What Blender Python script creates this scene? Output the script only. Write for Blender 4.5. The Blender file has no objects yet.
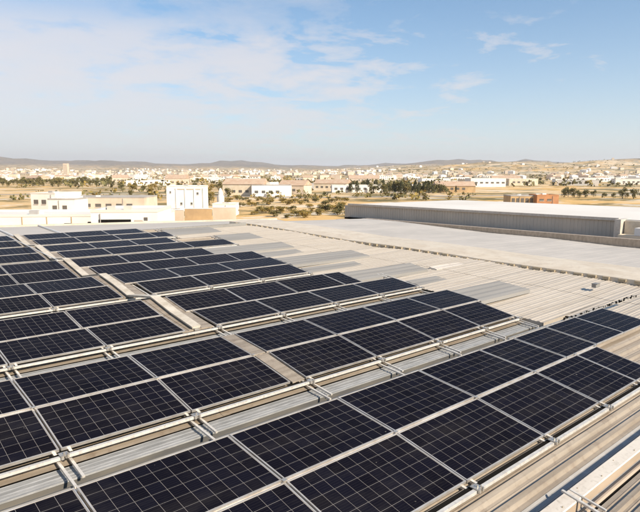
import bpy, math, random
from mathutils import Vector, noise
sc = bpy.context.scene
C = sc.collection
R = math.radians
rnd = random.Random(7)

# ------------------------------------------------------------------ camera
CZ = 9.5                      # eye height above the ground; the roof lies about 2.9 m below the eye
YAW, F, HY = 0.727, 577.0, 174.0
PIT = math.atan((256 - HY) / F)
cam = bpy.data.cameras.new('camera'); co = bpy.data.objects.new('camera', cam); C.objects.link(co)
cam.sensor_width = 36; cam.lens = F / 640 * 36; cam.clip_end = 40000; cam.clip_start = 0.1
co.location = (0, 0, CZ); co.rotation_euler = (math.pi / 2 - PIT, 0, -YAW)
sc.camera = co

# ------------------------------------------------------------------ sky and sun
SUN_EL = R(35); SUN_AZ = math.atan2(0.18, -0.98)        # compass direction of the sun, measured from +Y towards +X
w = bpy.data.worlds.new('World'); sc.world = w; w.use_nodes = True
nt = w.node_tree; nt.nodes.clear()
def N(tree, typ, **kw):
    n = tree.nodes.new(typ)
    for k, v in kw.items(): setattr(n, k, v)
    return n
def L(tree, a, b): tree.links.new(a, b)
def M2(tree, op, a, b=None, c=None, clamp=False):
    n = tree.nodes.new('ShaderNodeMath'); n.operation = op; n.use_clamp = clamp
    for i, v in enumerate((a, b, c)):
        if v is None: continue
        if isinstance(v, (int, float)): n.inputs[i].default_value = v
        else: tree.links.new(v, n.inputs[i])
    return n.outputs[0]
def MIX(tree, f, a, b):
    n = tree.nodes.new('ShaderNodeMix'); n.data_type = 'RGBA'
    for s, v in ((0, f), (6, a), (7, b)):
        if isinstance(v, (int, float)): n.inputs[s].default_value = v
        elif isinstance(v, tuple): n.inputs[s].default_value = (*v, 1) if len(v) == 3 else v
        else: tree.links.new(v, n.inputs[s])
    return n.outputs[2]
def RAMP(tree, f, *stops):
    n = tree.nodes.new('ShaderNodeValToRGB')
    e = n.color_ramp.elements
    while len(e) < len(stops): e.new(0.5)
    for i, (p, c) in enumerate(stops):
        e[i].position = p; e[i].color = (c, c, c, 1) if isinstance(c, (int, float)) else (*c, 1)
    tree.links.new(f, n.inputs[0]); return n.outputs[0]
sky = N(nt, 'ShaderNodeTexSky', sky_type='NISHITA', sun_disc=False, sun_elevation=SUN_EL, sun_rotation=SUN_AZ)
sky.altitude = 300; sky.air_density = 1.0; sky.dust_density = 0.7; sky.ozone_density = 2.5
tc = N(nt, 'ShaderNodeTexCoord'); sep = N(nt, 'ShaderNodeSeparateXYZ'); L(nt, tc.outputs['Generated'], sep.inputs[0])
zz = M2(nt, 'MAXIMUM', sep.outputs[2], 0.0)
# a thin cloud deck seen in perspective: direction / height, so streaks flatten towards the horizon
den = M2(nt, 'ADD', zz, 0.11)
cu = M2(nt, 'DIVIDE', sep.outputs[0], den); cv = M2(nt, 'DIVIDE', sep.outputs[1], den)
comb = N(nt, 'ShaderNodeCombineXYZ'); L(nt, cu, comb.inputs[0]); L(nt, cv, comb.inputs[1])
def noise_n(tree, vec, scale, detail=4, rough=.55, off=None, sc3=None, dist=0):
    m = N(tree, 'ShaderNodeMapping')
    if off: m.inputs['Location'].default_value = off
    if sc3: m.inputs['Scale'].default_value = sc3
    L(tree, vec, m.inputs[0])
    n = N(tree, 'ShaderNodeTexNoise'); n.inputs['Scale'].default_value = scale
    n.inputs['Detail'].default_value = detail; n.inputs['Roughness'].default_value = rough; n.inputs['Distortion'].default_value = dist
    L(tree, m.outputs[0], n.inputs['Vector']); return n.outputs['Fac']
CL_OFF = (3.1, 1.7, 0)
n1 = noise_n(nt, comb.outputs[0], 2.3, 10, .62, CL_OFF, dist=.25)
n2 = noise_n(nt, comb.outputs[0], 0.33, 2, .5, (7.4, 2.2, 0))
# cloud cover thickens towards the north-west (left of the view) and thins overhead
side = M2(nt, 'SUBTRACT', M2(nt, 'MULTIPLY', sep.outputs[1], math.sin(YAW)), M2(nt, 'MULTIPLY', sep.outputs[0], math.cos(YAW)))
cover = M2(nt, 'ADD', M2(nt, 'ADD', M2(nt, 'MULTIPLY', n1, 0.9), M2(nt, 'MULTIPLY', n2, 0.35)), M2(nt, 'MULTIPLY', side, 0.44))
cm = RAMP(nt, cover, (0.565, 0.0), (0.61, 0.40), (0.72, 0.85), (1.0, 1.0))
bank = RAMP(nt, zz, (0.0, 0.55), (0.15, 1.0), (0.215, 0.90), (0.25, 0.35), (1.0, 0.22))
cm = M2(nt, 'MULTIPLY', cm, bank)
veil = M2(nt, 'POWER', 2.718, M2(nt, 'MULTIPLY', zz, -7.6))
veil = M2(nt, 'MULTIPLY', veil, 0.93)
grade = N(nt, 'ShaderNodeVectorMath', operation='MULTIPLY'); L(nt, sky.outputs[0], grade.inputs[0]); grade.inputs[1].default_value = (.56, .87, .98)
base = MIX(nt, veil, grade.outputs[0], (6.15, 5.85, 5.8))
skyc = MIX(nt, M2(nt, 'MULTIPLY', cm, 0.82), base, (5.6, 5.2, 5.15))
bg = N(nt, 'ShaderNodeBackground'); bg.inputs[1].default_value = 0.095
L(nt, skyc, bg.inputs[0]); wo = N(nt, 'ShaderNodeOutputWorld'); L(nt, bg.outputs[0], wo.inputs[0])
sl = bpy.data.lights.new('sun', 'SUN'); sl.energy = 4.6; sl.angle = R(0.5); sl.color = (1, .86, .68)
so = bpy.data.objects.new('sun', sl); C.objects.link(so)
sd = Vector((math.sin(SUN_AZ) * math.cos(SUN_EL), math.cos(SUN_AZ) * math.cos(SUN_EL), math.sin(SUN_EL)))
so.rotation_euler = sd.to_track_quat('Z', 'Y').to_euler(); so.location = (5, -5, 30)
sc.view_settings.view_transform = 'Standard'; sc.view_settings.look = 'None'
sc.view_settings.gamma = 1; sc.view_settings.exposure = 0.72

# ------------------------------------------------------------------ materials
def mat(name, col, rough=.6, metal=0, var=None, vscale=2.0, vs3=None, bump=0, bscale=60, spec=.5, bs3=None, var2=None, v2scale=9, trans=0, v2amt=.5):
    m = bpy.data.materials.new(name); m.use_nodes = True; t = m.node_tree
    p = t.nodes['Principled BSDF']; p.inputs['Roughness'].default_value = rough; p.inputs['Metallic'].default_value = metal
    p.inputs['Specular IOR Level'].default_value = spec; p.inputs['Base Color'].default_value = (*col, 1)
    if trans: p.inputs['Transmission Weight'].default_value = trans
    tcn = N(t, 'ShaderNodeTexCoord'); vec = N(t, 'ShaderNodeNewGeometry').outputs['Position']
    out = None
    if var:
        f = noise_n(t, vec, vscale, 5, .6, sc3=vs3)
        f = RAMP(t, f, (.38, 0.0), (.64, 1.0))
        out = MIX(t, f, col, var)
    if var2:
        f = noise_n(t, vec, v2scale, 6, .65, off=(3, 5, 1))
        f = RAMP(t, f, (.52, 0.0), (.70, v2amt))
        out = MIX(t, f, out if out is not None else col, var2)
    if out is not None: L(t, out, p.inputs['Base Color'])
    if bump:
        b = N(t, 'ShaderNodeBump'); b.inputs['Strength'].default_value = bump; b.inputs['Distance'].default_value = .02
        L(t, noise_n(t, vec, bscale, 3, .6, sc3=bs3), b.inputs['Height']); L(t, b.outputs[0], p.inputs['Normal'])
    return m
SX = (.22, 2.2, 1)
MT = {}
MT['sheet'] = mat('roof_sheet_metal', (.36, .305, .24), .48, .12, (.25, .205, .155), 1.6, (.3, 6, 1), .3, 9, var2=(.19, .14, .10), v2scale=7, v2amt=.55)
MT['sheet2'] = mat('sheen_toned_sheet_metal', (.47, .42, .355), .5, .08, (.39, .345, .285), 1.2, (.25, 5, 1), .2, 9, var2=(.34, .28, .21), v2scale=6, v2amt=.45)  # same sheet metal, grazing sheen put into a lighter base colour
MT['gutter'] = mat('dark_gutter_metal', (.10, .10, .10), .5, .2, (.16, .15, .13), 4, SX)
MT['silver'] = mat('silvered_skylight', (.33, .335, .335), .4, .15, (.23, .235, .235), 7, (.5, 3, 1), .15, 24)
MT['pale'] = mat('pale_cap_metal', (.62, .57, .50), .5, .05, (.54, .48, .41), 2.5, SX, .1, 20, var2=(.3, .26, .2), v2scale=14, v2amt=.5)
MT['poly'] = mat('grey_polycarbonate', (.29, .285, .28), .6, 0, (.24, .235, .23), 2.2, SX, .1, 14, var2=(.42, .42, .42), v2scale=5)
MT['polyfar'] = mat('dusty_polycarbonate', (.27, .26, .245), .8, 0, (.23, .22, .205), 1.2, SX, .1, 14)
MT['grey'] = mat('grey_sheet_metal', (.30, .29, .27), .5, .2, (.22, .205, .185), 3, SX, .15, 14, var2=(.14, .12, .1), v2scale=12)
MT['tan'] = mat('tan_trim_metal', (.44, .35, .26), .5, .05, (.33, .26, .19), 4, SX)
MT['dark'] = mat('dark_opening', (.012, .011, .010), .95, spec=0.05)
MT['tube'] = mat('galvanised_rail', (.68, .655, .61), .42, .25, (.56, .53, .48), 9, None, .1, 60, var2=(.36, .29, .21), v2scale=26, v2amt=.6)
MT['alu'] = mat('frame_aluminium', (.70, .67, .63), .34, .6, (.56, .51, .45), 5, None, .05, 40)
MT['steel'] = mat('galvanised_clamp', (.55, .53, .49), .4, .6, (.42, .38, .33), 20)
MT['back'] = mat('module_backsheet', (.33, .31, .29), .4, 0, spec=.1)
MT['farroof'] = mat('light_grey_roof', (.47, .44, .405), .8, 0, (.39, .37, .345), .5, (.5, 1.4, 1), .1, 4, var2=(.5, .47, .43), v2scale=1.2)
MT['duct'] = mat('cream_duct', (.58, .53, .45), .6, 0, (.44, .39, .31), 3, None, var2=(.3, .24, .17), v2scale=9)
MT['conduit'] = mat('white_conduit', (.78, .77, .74), .45)
MT['ridge'] = mat('ridge_flashing', (.66, .58, .46), .45, .05, (.58, .49, .37), 1.3, None, .1, 8, var2=(.42, .34, .25), v2scale=5)
MT['foam'] = mat('foam_closure', (.42, .35, .24), .85, 0, (.32, .25, .16), 9)
MT['whitewall'] = mat('white_render_wall', (.84, .81, .76), .7, 0, (.78, .73, .66), .25, None)
MT['whiteroof'] = mat('white_membrane_roof', (.72, .69, .64), .6, 0, (.64, .60, .54), .12, None)
MT['clad'] = mat('grey_wall_cladding', (.54, .49, .42), .6, .0, (.47, .43, .37), .8, (1, 1, .3))
MT['creamwall'] = mat('cream_wall', (.74, .65, .51), .8, 0, (.62, .52, .38), .4)
MT['ochrewall'] = mat('ochre_wall', (.55, .38, .20), .85, 0, (.42, .29, .16), .4)
MT['pinkwall'] = mat('pink_wall', (.66, .56, .45), .8, 0, (.56, .45, .34), .3)
MT['orange'] = mat('orange_brick_wall', (.50, .24, .11), .8, 0, (.40, .20, .10), .5)
MT['terra'] = mat('terracotta_roof', (.46, .31, .21), .8, 0, (.52, .40, .29), .5)
MT['greyroof'] = mat('grey_flat_roof', (.40, .38, .36), .8, 0, (.32, .30, .28), .3)
MT['window'] = mat('window_glass', (.13, .12, .11), .2)
MT['trunk'] = mat('bark', (.09, .065, .045), .9)
MT['needle'] = mat('conifer_foliage', (.065, .075, .03), .8, 0, (.11, .105, .045), .8)
MT['leaf'] = mat('olive_foliage', (.11, .105, .035), .8, 0, (.19, .15, .05), .5)
MT['dryleaf'] = mat('ochre_foliage', (.34, .23, .05), .8, 0, (.17, .14, .04), .5)
def cell_mat():
    m = bpy.data.materials.new('solar_cell_silicon'); m.use_nodes = True; t = m.node_tree
    p = t.nodes['Principled BSDF']; uv = N(t, 'ShaderNodeUVMap'); s = N(t, 'ShaderNodeSeparateXYZ'); L(t, uv.outputs[0], s.inputs[0])
    fy = M2(t, 'FRACT', M2(t, 'MULTIPLY', s.outputs[1], 5.0))
    bus = M2(t, 'LESS_THAN', M2(t, 'ABSOLUTE', M2(t, 'SUBTRACT', fy, .5)), .030)
    pos = N(t, 'ShaderNodeNewGeometry').outputs['Position']
    f = noise_n(t, pos, .9, 3)
    a = MIX(t, f, (.003, .003, .006), (.007, .0065, .011))
    oi = N(t, 'ShaderNodeObjectInfo'); a = MIX(t, M2(t, 'MULTIPLY', oi.outputs['Random'], .35), a, (.010, .011, .022))
    dm0 = RAMP(t, noise_n(t, pos, 1.7, 6, .7, off=(5, 5, 5), sc3=(.6, 1.6, 1)), (.48, 0.), (.80, .13))
    L(t, MIX(t, dm0, MIX(t, M2(t, 'MULTIPLY', bus, .35), a, (.07, .065, .065)), (.11, .10, .09)), p.inputs['Base Color'])
    spot = RAMP(t, noise_n(t, pos, 13.0, 2, .5, off=(8, 1, 2)), (.765, 0.), (.785, .45))
    old = p.inputs['Base Color'].links[0].from_socket; L(t, MIX(t, spot, old, (.30, .28, .25)), p.inputs['Base Color'])
    dust = RAMP(t, noise_n(t, pos, 3.0, 5, .7), (.35, .10), (.75, .22)); L(t, dust, p.inputs['Roughness'])
    p.inputs['Specular IOR Level'].default_value = .02
    p.inputs['IOR'].default_value = 1.3
    return m
MT['cell'] = cell_mat()

# ------------------------------------------------------------------ mesh helpers
class MB:
    def __init__(s): s.v = []; s.f = []; s.m = []; s.uv = {}
    def quad(s, a, b, c, d, mi=0, uv=None):
        n = len(s.v); s.v += [a, b, c, d]; s.f.append((n, n + 1, n + 2, n + 3)); s.m.append(mi)
        if uv: s.uv[len(s.f) - 1] = uv
    def hexa(s, p, mi=0):            # p: 4 bottom points then 4 top points, counter-clockwise from above
        n = len(s.v); s.v += p
        for q in ((3, 2, 1, 0), (4, 5, 6, 7), (0, 1, 5, 4), (1, 2, 6, 5), (2, 3, 7, 6), (3, 0, 4, 7)):
            s.f.append(tuple(n + i for i in q)); s.m.append(mi)
    def box(s, x0, x1, y0, y1, z0, z1, mi=0):
        s.hexa([(x0, y0, z0), (x1, y0, z0), (x1, y1, z0), (x0, y1, z0), (x0, y0, z1), (x1, y0, z1), (x1, y1, z1), (x0, y1, z1)], mi)
    def bar(s, a, b, wd, ht, mi=0):  # box beam between two points
        a = Vector(a); b = Vector(b); d = (b - a).normalized(); up = Vector((0, 0, 1))
        if abs(d.z) > .95: up = Vector((1, 0, 0))
        sdv = d.cross(up).normalized(); u2 = sdv.cross(d).normalized()
        P = [a - sdv * wd / 2 - u2 * ht / 2, a + sdv * wd / 2 - u2 * ht / 2, b + sdv * wd / 2 - u2 * ht / 2, b - sdv * wd / 2 - u2 * ht / 2]
        s.hexa([tuple(q) for q in P] + [tuple(q + u2 * ht) for q in P], mi)
    def tube(s, pts, r, n=8, mi=0):
        ring = []
        for i, p in enumerate(pts):
            p = Vector(p); d = (Vector(pts[min(i + 1, len(pts) - 1)]) - Vector(pts[max(i - 1, 0)])).normalized()
            up = Vector((0, 0, 1)) if abs(d.z) < .9 else Vector((1, 0, 0))
            a = d.cross(up).normalized(); b = a.cross(d).normalized(); base = len(s.v)
            rr = r[i] if isinstance(r, (list, tuple)) else r
            for k in range(n):
                t = 2 * math.pi * k / n; s.v.append(tuple(p + a * math.cos(t) * rr + b * math.sin(t) * rr))
            ring.append(base)
        for i in range(len(ring) - 1):
            for k in range(n):
                s.f.append((ring[i] + k, ring[i] + (k + 1) % n, ring[i + 1] + (k + 1) % n, ring[i + 1] + k)); s.m.append(mi)
        s.f.append(tuple(ring[0] + k for k in range(n))[::-1]); s.m.append(mi)
        s.f.append(tuple(ring[-1] + k for k in range(n))); s.m.append(mi)
    def mesh(s, name, mats):
        me = bpy.data.meshes.new(name); me.from_pydata(s.v, [], s.f)
        for m in (mats if isinstance(mats, (list, tuple)) else [mats]): me.materials.append(m)
        for p, mi in zip(me.polygons, s.m): p.material_index = mi
        if s.uv:
            ul = me.uv_layers.new(name='UVMap')
            for fi, uv in s.uv.items():
                for li, c in zip(me.polygons[fi].loop_indices, uv): ul.data[li].uv = c
        me.update(); return me
    def build(s, name, mats, parent=None): return obj(name, s.mesh(name, mats), parent)
def obj(name, me, parent=None, **kw):
    o = bpy.data.objects.new(name, me); C.objects.link(o)
    if parent is not None: o.parent = parent
    for k, v in kw.items(): o[k] = v
    return o
def thing(name, label, cat, loc=(0, 0, 0), rz=0, group=None):
    o = bpy.data.objects.new(name, None); C.objects.link(o); o.location = loc; o.rotation_euler = (0, 0, rz)
    o['label'] = label; o['category'] = cat; o.empty_display_size = .2
    if group: o['group'] = group
    return o
def tag(o, label=None, cat=None, group=None, kind=None):
    if label: o['label'] = label
    if cat: o['category'] = cat
    if group: o['group'] = group
    if kind: o['kind'] = kind
    return o
def copy_tree(o, parent=None):
    c = o.copy(); C.objects.link(c); c.parent = parent
    for ch in list(o.children): copy_tree(ch, c)
    return c
cd = Vector((math.sin(YAW) * math.cos(PIT), math.cos(YAW) * math.cos(PIT), -math.sin(PIT)))
cr = Vector((math.cos(YAW), -math.sin(YAW), 0)); cup = cr.cross(cd)
def proj(p):
    q = Vector(p) - Vector((0, 0, CZ)); z = q.dot(cd)
    if z < .05: return None
    return 320 + F * q.dot(cr) / z, 256 - F * q.dot(cup) / z
def around(x, D):          # ground point on the bearing of picture column x, D metres ahead
    lat = (x - 320) / F * D
    return D * math.sin(YAW) + lat * math.cos(YAW), D * math.cos(YAW) - lat * math.sin(YAW)

# ------------------------------------------------------------------ ground and hills
def fnoise(x, y, s, seed=0): return noise.noise(Vector((x * s + seed * 13.7, y * s - seed * 7.1, seed * 3.3)))
def hgt(x, y):
    r = math.hypot(x, y)
    if r < 900: return 0.0
    az = math.atan2(x, y) - YAW          # 0 straight ahead, negative to the left
    h = 0
    t = min(1, max(0, (r - 900) / 3100)); t = t * t * (3 - 2 * t)
    h += t * (15 + 24 * (.5 + fnoise(x, y, 1 / 900., 1)) + 12 * abs(fnoise(x, y, 1 / 420., 2)) + (24 + 40 * fnoise(x, y, 1 / 620., 6) + 40 * abs(fnoise(x, y, 1 / 260., 8))) * min(1, max(0, (az - .02) * 5)))
    t2 = min(1, max(0, (r - 4300) / 3200)); t2 = t2 * t2 * (3 - 2 * t2)
    H = 52 + 95 * math.exp(-((az + .55) / .15) ** 2) + 42 * math.exp(-((az + .33) / .07) ** 2) + 52 * math.exp(-((az + .13) / .09) ** 2) + 22 * math.exp(-((az - .18) / .06) ** 2) + 22 * math.exp(-((az - .37) / .05) ** 2)
    h += t2 * (H - 14 + 34 * fnoise(x, y, 1 / 1500., 3) + 60 * abs(fnoise(x, y, 1 / 620., 4)) + 34 * abs(fnoise(x, y, 1 / 240., 5)))
    if r > 9500: h *= max(0, 1 - (r - 9500) / 2300)
    return max(h, 0)
def ground_mesh():
    v = [(0, 0, 0)]; f = []
    rs = [20, 60, 120, 200, 300, 420, 560, 720, 900]
    while rs[-1] < 11800: rs.append(rs[-1] * 1.035 + 12)
    NA = 360
    for r in rs:
        for k in range(NA):
            a = 2 * math.pi * k / NA; x, y = r * math.sin(a), r * math.cos(a); v.append((x, y, hgt(x, y)))
    for k in range(NA): f.append((0, 1 + (k + 1) % NA, 1 + k))
    for i in range(len(rs) - 1):
        for k in range(NA):
            a = 1 + i * NA; b = a + NA; k2 = (k + 1) % NA; f.append((a + k, a + k2, b + k2, b + k))
    me = bpy.data.meshes.new('ground'); me.from_pydata(v, [], f)
    for p in me.polygons: p.use_smooth = True
    return me
gm = bpy.data.materials.new('dry_land'); gm.use_nodes = True; t = gm.node_tree
gp = t.nodes['Principled BSDF']; gp.inputs['Roughness'].default_value = .95; gp.inputs['Specular IOR Level'].default_value = .1
pos = N(t, 'ShaderNodeNewGeometry').outputs['Position']
c = MIX(t, RAMP(t, noise_n(t, pos, .004, 4, .6), (.4, 0.), (.6, 1.)), (.62, .40, .16), (.60, .45, .27))
c = MIX(t, RAMP(t, noise_n(t, pos, .0016, 5, .65, off=(2, 9, 0)), (.50, 0.), (.60, .75)), c, (.64, .55, .42))
c = MIX(t, RAMP(t, noise_n(t, pos, .011, 6, .7, off=(9, 1, 0)), (.54, 0.), (.62, .8)), c, (.12, .11, .05))
c = MIX(t, RAMP(t, noise_n(t, pos, .03, 3, .6, off=(4, 4, 0)), (.56, 0.), (.64, .5)), c, (.70, .60, .45))
c = MIX(t, RAMP(t, noise_n(t, pos, .018, 6, .75, off=(6, 2, 0)), (.50, 0.), (.56, .75)), c, (.10, .10, .045))
c = MIX(t, RAMP(t, noise_n(t, pos, .05, 4, .7, off=(1, 7, 0)), (.55, 0.), (.60, .7)), c, (.66, .60, .50))
c = MIX(t, RAMP(t, noise_n(t, pos, .0009, 3, .6, off=(11, 3, 0)), (.50, 0.), (.66, .6)), c, (.18, .155, .10))
sz = N(t, 'ShaderNodeSeparateXYZ'); L(t, pos, sz.inputs[0])      # grey-olive scrub covers the high hills
c = MIX(t, RAMP(t, M2(t, 'ADD', M2(t, 'DIVIDE', sz.outputs[2], 200.), M2(t, 'MULTIPLY', noise_n(t, pos, .004, 5, .7), .25)), (.42, 0.), (.64, .75)), c, (.17, .155, .145))
L(t, c, gp.inputs['Base Color'])
gme = ground_mesh(); gme.materials.append(gm); obj('ground', gme, kind='structure')

rm_ = MB(); a_ = around(-200, 300); b_ = around(330, 236); c_ = around(900, 330)
for p_, q_ in ((a_, b_), (b_, c_)):
    dx, dy = q_[0] - p_[0], q_[1] - p_[1]; l_ = math.hypot(dx, dy); nx_, ny_ = -dy / l_ * 4, dx / l_ * 4
    rm_.quad((p_[0] - nx_, p_[1] - ny_, .02), (q_[0] - nx_, q_[1] - ny_, .02), (q_[0] + nx_, q_[1] + ny_, .02), (p_[0] + nx_, p_[1] + ny_, .02))
obj('road', rm_.mesh('road', mat('worn_asphalt', (.24, .22, .20), .9, 0, (.32, .29, .25), .3)), kind='structure')

# ------------------------------------------------------------------ the factory roof
SU = -0.008
# bay: joint Y, joint z (below the eye), slope of front module row, slope of back module row
K = {-2: (-2.64, -3.17, .03, .0), -1: (.77, -3.16, .03, .0), 0: (4.178, -2.94, .195, .119), 1: (7.585, -2.901, .183, .105), 2: (11.0, -2.88, .12, .165), 3: (14.41, -2.77, .145, .11),
     4: (17.82, -2.765, .145, .14), 5: (21.23, -2.65, .13, .12), 6: (24.64, -2.53, .13, .12), 7: (27.9, -2.52, .13, .12)}
XL, XR = -7.0, 18.0
def zf(k): Y, z, a, b = K[k]; return z - a          # front edge of the modules, at Y-1
hall = thing('factory_building', 'factory hall whose ribbed beige metal roof carries the solar panels, filling the foreground', 'building', (0, 0, 0))
XE = 13.0                     # the stepped bays end here; beyond, the ribbed sheets run flat up to the ridge
XEND = {-2: 13.0, -1: 13.0, 0: 13.02, 1: 12.0, 2: 12.66, 3: 11.55, 4: 12.5, 5: 13.4, 6: 12.4, 7: 12.4}
SPLIT = [XL, -1.2, 4.1, 9.3, XE]
def ribs(y0, z0, y1, z1, pitch=.245, h=.034, wtop=.045, wbase=.10, first=.10):
    pts = [(y0, z0)]; Lg = y1 - y0; y = y0 + first
    while y + wbase < y1 - .01:
        zc = lambda q: z0 + (z1 - z0) * (q - y0) / Lg
        pts += [(y, zc(y)), (y + (wbase - wtop) / 2, zc(y) + h), (y + (wbase + wtop) / 2, zc(y + wbase) + h), (y + wbase, zc(y + wbase))]
        # a low stiffening bead midway
        m = y + (pitch + wbase) / 2
        if m + .02 < y1 - .01: pts += [(m - .012, zc(m)), (m, zc(m) + .008), (m + .012, zc(m))]
        y += pitch
    pts.append((y1, z1)); return pts
def strip(name, pts, m, x0, x1, parent, dz=0, thick=.004):
    mb = MB(); Y0 = pts[0][0]
    for (a, za), (b, zb) in zip(pts[:-1], pts[1:]):
        mb.quad((x0, a, CZ + za + SU * x0 + dz), (x1, a, CZ + za + SU * x1 + dz), (x1, b, CZ + zb + SU * x1 + dz), (x0, b, CZ + zb + SU * x0 + dz))
    # returned edge at the end of the sheet gives it thickness
    for (a, za), (b, zb) in zip(pts[:-1], pts[1:]):
        mb.quad((x0, a, CZ + za + SU * x0 + dz - .012), (x0, a, CZ + za + SU * x0 + dz), (x0, b, CZ + zb + SU * x0 + dz), (x0, b, CZ + zb + SU * x0 + dz - .012))
    return mb.build(name, m, parent)
lap = random.Random(3)
ends_r = XR
for k in range(-2, 7):
    Yj, zj, a, b = K[k]; f = Yj - 1.0; z0 = zf(k); XB = XEND[k]; XV = max(XEND[k], XEND[k + 1]); SPLIT[-1] = XB
    zfn = zf(k + 1); fn = K[k + 1][0] - 1.0
    top = (Yj + 1.04, zj + b * 1.0 - .10)
    fs0 = -.50 if k <= 0 else -.14
    shed = ribs(f + fs0, z0 - (.185 if k <= 0 else .145), Yj, zj - .125, .185 if k <= 0 else .245, .042 if k <= 0 else .034, .05, .10, .05 if k <= 0 else .30)[:-1] + ribs(Yj, zj - .125, *top, first=.06)
    for i in range(len(SPLIT) - 1):
        strip('roof_sheet', shed, MT['sheet'], SPLIT[i] - (.12 if i else 0), SPLIT[i + 1], hall, dz=-.005 * (i % 2) + .002)
    # valley between this bay and the next
    g = fn
    strip('flashing', [top, (top[0] + .012, top[1] - .05), (g - 1.36, zfn - .20)], MT['tan'], XL, XV, hall, dz=-.012)
    if k == -1 or k == -2:
        strip('valley_sheet', [*ribs(g - 1.36, zfn - .203, g - .985, zfn - .19, .16, .03, .05, .09, .03)], MT['sheet'], XL, XV, hall)
        strip('valley_slot', [(g - .985, zfn - .192), (g - .984, zfn - .32), (g - .966, zfn - .32), (g - .964, zfn - .18)], MT['dark'], XL, XV, hall)
        strip('valley_trim', [(g - .964, zfn - .178), (g - .945, zfn - .162), (g - .925, zfn - .162), (g - .922, zfn - .20)], MT['tan'], XL, XV, hall)
        strip('valley_gutter', [(g - .922, zfn - .202), (g - .90, zfn - .21), (g - .87, zfn - .21), (g - .855, zfn - .20)], MT['grey'], XL, XV, hall)
        strip('cap_skirt', [(g - .855, zfn - .202), (g - .845, zfn - .12)], MT['tan'], XL, XV, hall)
        strip('raised_cap', [(g - .845, zfn - .118), (g - .835, zfn - .105), (g - .695, zfn - .095), (g - .685, zfn - .11), (g - .682, zfn - .21)], MT['pale'], XL, XV, hall)
        strip('valley_skylight', [(g - .682, zfn - .212), (g - .66, zfn - .222), (g - .645, zfn - .215), (g - .60, zfn - .215), (g - .592, zfn - .208), (g - .58, zfn - .215), (g - .52, zfn - .21), (g - .50, zfn - .187)], MT['poly'], XL, XV, hall)
    else:
        strip('valley_sheet', ribs(g - 1.36, zfn - .203, g - .60, zfn - .20, .2, .02, .04, .08), MT['sheet'], XL, XV, hall)
        strip('valley_trim', [(g - .60, zfn - .197), (g - .585, zfn - .18), (g - .56, zfn - .18), (g - .555, zfn - .24)], MT['gutter'], XL, XV, hall)
        strip('valley_gutter', [(g - .555, zfn - .242), (g - .55, zfn - .27), (g - .50, zfn - .27), (g - .49, zfn - .255), (g - .475, zfn - .255), (g - .465, zfn - .27), (g - .405, zfn - .27), (g - .40, zfn - .21)], MT['gutter'], XL, XV, hall)
        strip('valley_skylight', [(g - .40, zfn - .208), (g - .395, zfn - .19), (g - .365, zfn - .188), (g - .355, zfn - .180), (g - .345, zfn - .187), (g - .305, zfn - .184), (g - .295, zfn - .177), (g - .285, zfn - .183), (g - .225, zfn - .180), (g - .215, zfn - .173), (g - .205, zfn - .178), (g - .15, zfn - .172), (g - .14, zfn - .166)], MT['silver'], XL, XV, hall)
    flat0 = (f - .55, z0 - .10); flat1 = (fn - .55, zfn - .10)
    mid = (Yj + .35, (flat0[1] + flat1[1]) / 2 + .05)
    pro = ribs(*flat0, *mid, .205, .013, .04, .085, .05)[:-1] + ribs(*mid, *flat1, .205, .013, .04, .085, .05)
    mb = MB(); yb_ = [top[0] - .02, g - .62, g - .45, g - .18]     # closes the end of the valley
    if k >= 0:
        for ya, yb in zip(yb_[:-1], yb_[1:]): mb.quad((XV, ya, CZ + zfn - .30 + SU * XV), (XV, yb, CZ + zfn - .30 + SU * XV), (XV, yb, CZ + zfn - .085 + SU * XV), (XV, ya, CZ + zfn - .085 + SU * XV))
        mb.build('end_flashing', MT['sheet2'], hall)
        mb = MB(); mb.box(XV - .02, XV + .35, top[0] - .05, g - .05, CZ + zfn - .115 + SU * XV, CZ + zfn - .085 + SU * XV); mb.build('end_cap', MT['sheet2'], hall)
    if k >= 1 and XB < max(XB, XEND[k - 1]) + .01:
        mb = MB(); mb.box(XB - .02, max(XB + .3, XEND[k - 1] + .02), f - .575, f - .555, CZ + z0 - .32 + SU * XB, CZ + z0 - .082 + SU * XB); mb.build('front_flashing', MT['sheet2'], hall)
    lift = lambda x: .11 * max(0, (x - 13) / 4.7)
    mb = MB()       # folded-down side of the flat sheets where they meet the stepped bay
    for (ya, za), (yb, zb_) in zip(pro[:-1], pro[1:]):
        q_ = CZ + SU * XB + .012; mb.quad((XB - .02, ya, q_ + za - .38), (XB - .02, yb, q_ + zb_ - .38), (XB - .02, yb, q_ + zb_), (XB - .02, ya, q_ + za))
    mb.build('side_flashing', MT['sheet2'], hall)
    for xa, xb, dz in ((XB - .02, 15.4, .012), (15.3, 17.95, .018)):
        mb = MB()
        for (ya, za), (yb, zb_) in zip(pro[:-1], pro[1:]):
            la, lb_ = lift(xa) + dz + SU * xa, lift(xb) + dz + SU * xb
            mb.quad((xa, ya, CZ + za + la), (xb, ya, CZ + za + lb_), (xb, yb, CZ + zb_ + lb_), (xa, yb, CZ + zb_ + la))
        mb.build('roof_sheet', MT['sheet2'], hall)
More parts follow.
